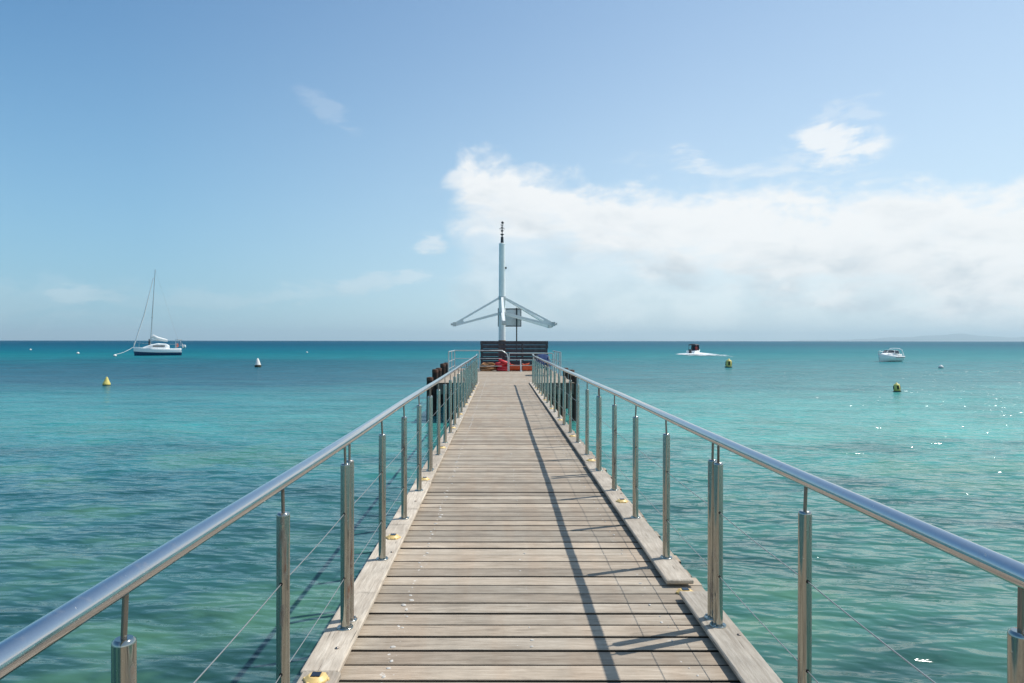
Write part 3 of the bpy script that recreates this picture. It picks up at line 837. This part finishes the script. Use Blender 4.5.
def hull_part(parent, L, B, free, draft, top_m, low_m, zline, **k):
    vs, fs, sh, m_ = hull(L, B, free, draft, **k)
    h = MB(); h.add(vs, fs, 0, True)
    for i, f in enumerate(fs):
        z = sum(vs[j][2] for j in f) / len(f)
        h.mi[i] = 1 if z < zline else 0
        if abs(z - free) < 1e-3 or len(f) > 4: h.sm[i] = False
    return h.build('hull', [top_m, low_m], parent), sh
def loft(rows, closed=True):
    vs, fs = [], []; n = len(rows[0])
    for r in rows: vs += r
    for i in range(len(rows) - 1):
        for k in range(n if closed else n - 1):
            a = i * n + k; b = i * n + (k + 1) % n; fs.append((a, b, b + n, a + n))
    fs.append(tuple(range(n))); fs.append(tuple(reversed(range((len(rows) - 1) * n, len(rows) * n))))
    return vs, fs

# --- sailing yacht, bow to the left
P = sea(157.5, 356.0)
yt = thing('sailing_yacht', 'white sailing yacht with blue waterline, moored with sails furled', 'yacht', P, PI + R(32)); yt.scale = (.96, 1.0, 1.36)
hull_part(yt, 9.0, 2.9, 1.02, .5, 'white_gel', 'hull_blue', .50, flare=.12, nc=9)
rows = []
for x, w, z in ((-2.2, .85, 1.45), (-1.6, .95, 1.72), (0, .95, 1.80), (1.2, .80, 1.62), (2.6, .45, 1.25), (3.0, .3, 1.12)):
    rows.append([(x, -w, 1.0), (x, -w * .92, z - .12), (x, -w * .7, z), (x, w * .7, z), (x, w * .92, z - .12), (x, w, 1.0)])
vs, fs = loft(rows); g = MB(); g.add(vs, fs); cb = g.build('cabin', 'white_gel', yt)
for s_ in (-1, 1):
    g = MB(); g.box((-1.3, s_ * .955 - .012, 1.30), (1.0, s_ * .955 + .012, 1.48)); g.build('window', 'glass_dark', cb)
mast_b = Vector((1.35, 0, 1.3)); mast_t = Vector((.45, .15, 12.6))
g = MB(); g.tube([mast_b, mast_t], [.10, .065], 10); g.build('mast', 'galv', yt)
g = MB(); g.tube([(1.15, 0, 2.30), (-1.9, 0, 2.06)], .06, 8); g.build('boom', 'galv', yt)
g = MB(); g.tube([(1.1, 0, 2.65), (.8, 0, 2.80), (0, 0, 2.52), (-1.2, .02, 2.30), (-1.9, 0, 2.22)], [.12, .30, .26, .22, .12], 10); g.build('furled_mainsail', 'sail_white', yt)
g = MB(); g.tube([(4.35, 0, 1.45), (2.5, .04, 5.9), (.78, .13, 11.4)], [.10, .11, .05], 8); g.build('furled_jib', 'sail_white', yt)
sprp = mast_b.lerp(mast_t, .38)
g = MB(); g.tube([sprp + Vector((.1, -1.15, 0)), sprp + Vector((-.1, 1.15, 0))], .03, 6); g.build('spreader', 'galv', yt)
for s_ in (-1, 1):
    g = MB(); g.tube([(1.0, s_ * 1.4, 1.05), sprp + Vector((0, s_ * 1.15, 0)), mast_t], .014, 5); g.build('shroud', 'galv', yt)
g = MB(); g.tube([(-4.4, 0, 1.1), mast_t], .014, 5); g.build('backstay', 'galv', yt)
g = MB()
for s_ in (-1, 1):
    g.tube([(-3.6, s_ * 1.15, 1.65), (-1, s_ * 1.40, 1.65), (1.5, s_ * 1.35, 1.70), (3.4, s_ * .7, 1.85), (4.4, s_ * .12, 1.98)], .018, 5)
    for x, w, z in ((-3.6, 1.15, 1.02), (-1, 1.4, 1.02), (1.5, 1.35, 1.06), (3.4, .7, 1.2), (4.35, .12, 1.3)): g.tube([(x, s_ * w, z), (x, s_ * w, z + .63)], .016, 5)
g.build('guard_rail', 'galv', yt)
g = MB()
for s_ in (-1, 1): g.tube([(-3.5, s_ * 1.05, 1.0), (-3.6, s_ * 1.05, 2.35), (-4.5, s_ * 1.0, 2.3), (-4.6, s_ * 1.0, 1.4)], .06, 6)
g.tube([(-3.6, -1.05, 2.35), (-3.6, 1.05, 2.35)], .03, 6); g.tube([(-4.5, -1.0, 2.3), (-4.5, 1.0, 2.3)], .03, 6); g.build('stern_arch', 'galv', yt)
g = MB(); g.tube([(-4.95, -1.2, 1.38), (-5.1, -.6, 1.30), (-5.1, .6, 1.30), (-4.95, 1.2, 1.40)], [.16, .28, .28, .16], 10); g.build('dinghy', 'sail_white', yt)
g = MB(); g.bevbox((-3.95, -.3, 1.2), (-3.55, .3, 1.75), .08); g.build('life_buoy', 'orange_plastic', yt)
g = MB(); g.lathe([(.14, 1.35), (.16, 1.7), (.12, 2.3), (.05, 2.45)], (1.55, .0, 0), 10); g.build('mast_bag', 'boat_dark', yt)
bow = yt.matrix_world  # placed by location/rotation below
bw = P + Matrix.Rotation(PI + R(32), 3, 'Z') @ Vector((4.2, 0, 1.75))
g = MB(); mp = MOOR + Vector((0, 0, .35)); 
g.tube([bw.lerp(mp, f) - Vector((0, 0, .25 * math.sin(PI * f))) for f in np.linspace(0, 1, 9)], .035, 6)
tag(g.build('mooring_line', 'sail_white'), 'pale mooring line from the yacht bow down to its buoy', 'rope')

# --- white cabin boat on the right, bow to the left and towards the viewer
P = sea(888.8, 361.5)
ct = thing('cabin_boat', 'white cabin motorboat with curved windscreen and arch, lying at anchor', 'motorboat', P, R(180 + 34)); ct.scale = (1.28, 1.2, .98)
hull_part(ct, 4.3, 1.85, .82, .25, 'white_gel', 'cream_gel', .62, flare=.28, bowrise=.55, transom=.9, nc=9)
rows = []
for x, w, z in ((-.5, .74, 1.22), (.0, .74, 1.30), (.7, .64, 1.30), (1.3, .42, 1.18), (1.75, .16, 1.0)):
    rows.append([(x, -w, .8), (x, -w * .86, z - .08), (x, -w * .5, z), (x, w * .5, z), (x, w * .86, z - .08), (x, w, .8)])
vs, fs = loft(rows); g = MB(); g.add(vs, fs, 0, False); g.build('cabin', 'white_gel', ct)
g = MB()
for s_ in (-1, 1):
    g.add([(-.9, s_ * .78, 1.2), (.1, s_ * .72, 1.28), (-.15, s_ * .60, 1.68), (-.85, s_ * .66, 1.62)], [(0, 1, 2, 3)])
    g.add([(.1, s_ * .72, 1.28), (.45, 0, 1.30), (.1, 0, 1.72), (-.15, s_ * .60, 1.68)], [(0, 1, 2, 3)])
ws = g.build('windscreen', 'glass_dark', ct)
g = MB()
for s_ in (-1, 1):
    g.tube([(-.9, s_ * .79, 1.2), (-.85, s_ * .67, 1.64), (-.15, s_ * .61, 1.70), (.1, 0, 1.74)], .03, 6)
    g.tube([(.1, s_ * .73, 1.28), (-.15, s_ * .61, 1.70)], .03, 6); g.tube([(.1, s_ * .73, 1.28), (.46, 0, 1.31)], .03, 6)
g.tube([(.46, 0, 1.30), (.1, 0, 1.74)], .03, 6)
g.build('windscreen_frame', 'white_gel', ct)
g = MB()
for s_ in (-1, 1): g.tube([(-1.9, s_ * .82, .85), (-1.5, s_ * .76, 1.75), (-1.35, s_ * .55, 1.95)], .045, 8)
g.tube([(-1.35, -.55, 1.95), (-1.33, 0, 2.0), (-1.35, .55, 1.95)], .05, 8); g.build('radar_arch', 'white_gel', ct)
g = MB()
for s_ in (-1, 1):
    g.tube([(.2, s_ * .85, 1.35), (1.2, s_ * .62, 1.50), (1.9, s_ * .22, 1.58), (2.1, 0, 1.60)], .02, 6)
    for x, w in ((.2, .85), (1.2, .62), (1.9, .22)): g.tube([(x, s_ * w, .9 + .1 * x), (x, s_ * w, 1.35 + .12 * x)], .018, 5)
g.build('bow_rail', 'galv', ct)
g = MB(); g.bevbox((-2.05, -.55, .8), (-1.2, .55, 1.12), .06); g.bevbox((-1.0, -.6, .8), (-.7, -.15, 1.30), .05); g.bevbox((-1.0, .15, .8), (-.7, .6, 1.30), .05); g.build('seats', 'sail_white', ct)
g = MB(); g.bevbox((-2.45, -.2, .1), (-2.12, .2, .95), .06); g.bevbox((-2.36, -.08, -.5), (-2.2, .08, .12), .02); g.build('outboard', 'boat_dark', ct)
g = MB(); g.box((-1.9, .935, .60), (.2, .945, .66)); g.build('rub_rail', 'boat_dark', ct)

# --- speedboat going away, with wheelhouse canopy and a person at the helm
P = sea(694.5, 354.2)
st = thing('speedboat', 'dark canopied speedboat running away from the viewer with white wake', 'speedboat', P, R(55))
hull_part(st, 5.2, 2.2, .80, .3, 'white_gel', 'cream_gel', .25, flare=.3, bowrise=.6, transom=.92, nc=8)
g = MB()
for s_ in (-1, 1):
    for x in (-1.3, .5): g.tube([(x, s_ * .95, .6), (x * .92, s_ * .82, 2.15)], .05, 6)
g.build('canopy_frame', 'boat_dark', st)
g = MB(); vs, fs = loft([[(x, -.95, z - .12), (x, -.6, z + .06), (x, 0, z + .12), (x, .6, z + .06), (x, .95, z - .12), (x, .9, z - .18), (x, -.9, z - .18)] for x, z in ((-1.5, 2.2), (-.4, 2.28), (.7, 2.2))])
g.add(vs, fs); g.build('canopy', 'boat_dark', st)
g = MB(); g.box((.55, -.9, .62), (.62, .9, 1.25)); g.box((.57, -.86, 1.25), (.60, .86, 2.05)); g.build('windscreen', 'glass_dark', st)
g = MB(); g.box((.45, -.93, .62), (.52, .93, 1.5)); g.bevbox((-.2, -.35, .6), (.3, .5, 1.45), .05); g.build('console', 'boat_dark', st)
g = MB(); g.bevbox((-3.0, -.26, .15), (-2.6, .26, 1.15), .08); g.build('outboard', 'boat_dark', st)
g = MB(); g.bevbox((-1.1, -.7, .55), (-.7, .7, 1.0), .05); g.build('seat', 'hull_blue', st)

# people in the speedboat: skinned, one mesh each
def person(loc, rz, label, group=None):
    verts = [(0, 0, .92), (0, 0, 1.15), (0, .02, 1.42), (0, .02, 1.52), (0, .04, 1.66), (0, .04, 1.74),
             (.10, 0, .90), (.12, .04, .48), (.12, 0, .06), (.12, .14, .02), (-.10, 0, .90), (-.12, .04, .48), (-.12, 0, .06), (-.12, .14, .02),
             (.19, .02, 1.42), (.26, .04, 1.14), (.20, .27, 1.10), (.18, .36, 1.12), (-.19, .02, 1.42), (-.26, .04, 1.14), (-.20, .27, 1.10), (-.18, .36, 1.12)]
    edges = [(0, 1), (1, 2), (2, 3), (3, 4), (4, 5), (0, 6), (6, 7), (7, 8), (8, 9), (0, 10), (10, 11), (11, 12), (12, 13),
             (2, 14), (14, 15), (15, 16), (16, 17), (2, 18), (18, 19), (19, 20), (20, 21)]
    rad = [.15, .14, .15, .06, .10, .07, .09, .065, .045, .035, .09, .065, .045, .035, .055, .045, .035, .03, .055, .045, .035, .03]
    me = bpy.data.meshes.new('person'); me.from_pydata(verts, edges, [])
    o = bpy.data.objects.new('person', me); col.objects.link(o); o.location = loc; o.rotation_euler = (0, 0, rz)
    sk = o.modifiers.new('skin', 'SKIN'); sb = o.modifiers.new('sub', 'SUBSURF'); sb.levels = sb.render_levels = 1
    bm = bmesh.new(); bm.from_mesh(me); ly = bm.verts.layers.skin.verify()
    bm.verts.ensure_lookup_table()
    for i, q in enumerate(bm.verts): q[ly].radius = (rad[i], rad[i]); q[ly].use_root = (i == 0)
    bm.to_mesh(me); bm.free()
    me.materials.append(MATS['shirt_red'])
    # hair as a child cap
    h = MB(); h.lathe([(.098, 1.64), (.108, 1.70), (.085, 1.77), (.03, 1.80)], (0, .035, 0), 12); h.build('hair', 'boat_dark', o)
    f_ = MB(); f_.lathe([(.02, 1.56), (.07, 1.59), (.085, 1.66), (.07, 1.70)], (0, .065, 0), 12); f_.build('face', 'skin', o)
    tag(o, label, 'person', group)
mr = Matrix.Rotation(R(78), 3, 'Z')
person(P + mr @ Vector((-.25, -.35, .28)), R(-12), 'person in a red top standing at the helm of the speedboat')

# --- foam of the wake: a low ruffled strip on the water
g = MB(); vs, fs, ed = [], [], []
nu, nv = 60, 12
def wake_pt(fu, fv):
    px = 672 + (738 - 672) * fu
    env = math.exp(-((px - 698) / 16) ** 2) * .9 + .35
    yc = 354.6 + 1.9 * max(0, (px - 700) / 38)
    half = (.6 + 1.3 * env) * 1.0
    return sea(px, yc + (fv - .5) * 2 * half), env
for a in range(nu):
    for b in range(nv):
        fu, fv = a / (nu - 1), b / (nv - 1)
        p, env = wake_pt(fu, fv)
        e = (1 - abs(2 * fv - 1) ** 1.6) * min(1, fu * 8, (1 - fu) * 5) * (.45 + .75 * env)
        p.z += .04 + .16 * e * env + rng.uniform(-.03, .03); vs.append(tuple(p)); ed.append(e)
for a in range(nu - 1):
    for b in range(nv - 1): q = a * nv + b; fs.append((q, q + nv, q + nv + 1, q + 1))
me = bpy.data.meshes.new('wake_foam'); me.from_pydata(vs, [], fs)
at = me.attributes.new('edge', 'FLOAT', 'POINT'); at.data.foreach_set('value', ed)
me.materials.append(MATS['foam']); me.polygons.foreach_set('use_smooth', [True] * len(fs))
wf = bpy.data.objects.new('wake_foam', me); col.objects.link(wf)
tag(wf, 'white foaming wake spreading behind the speedboat', 'wake', kind='stuff')
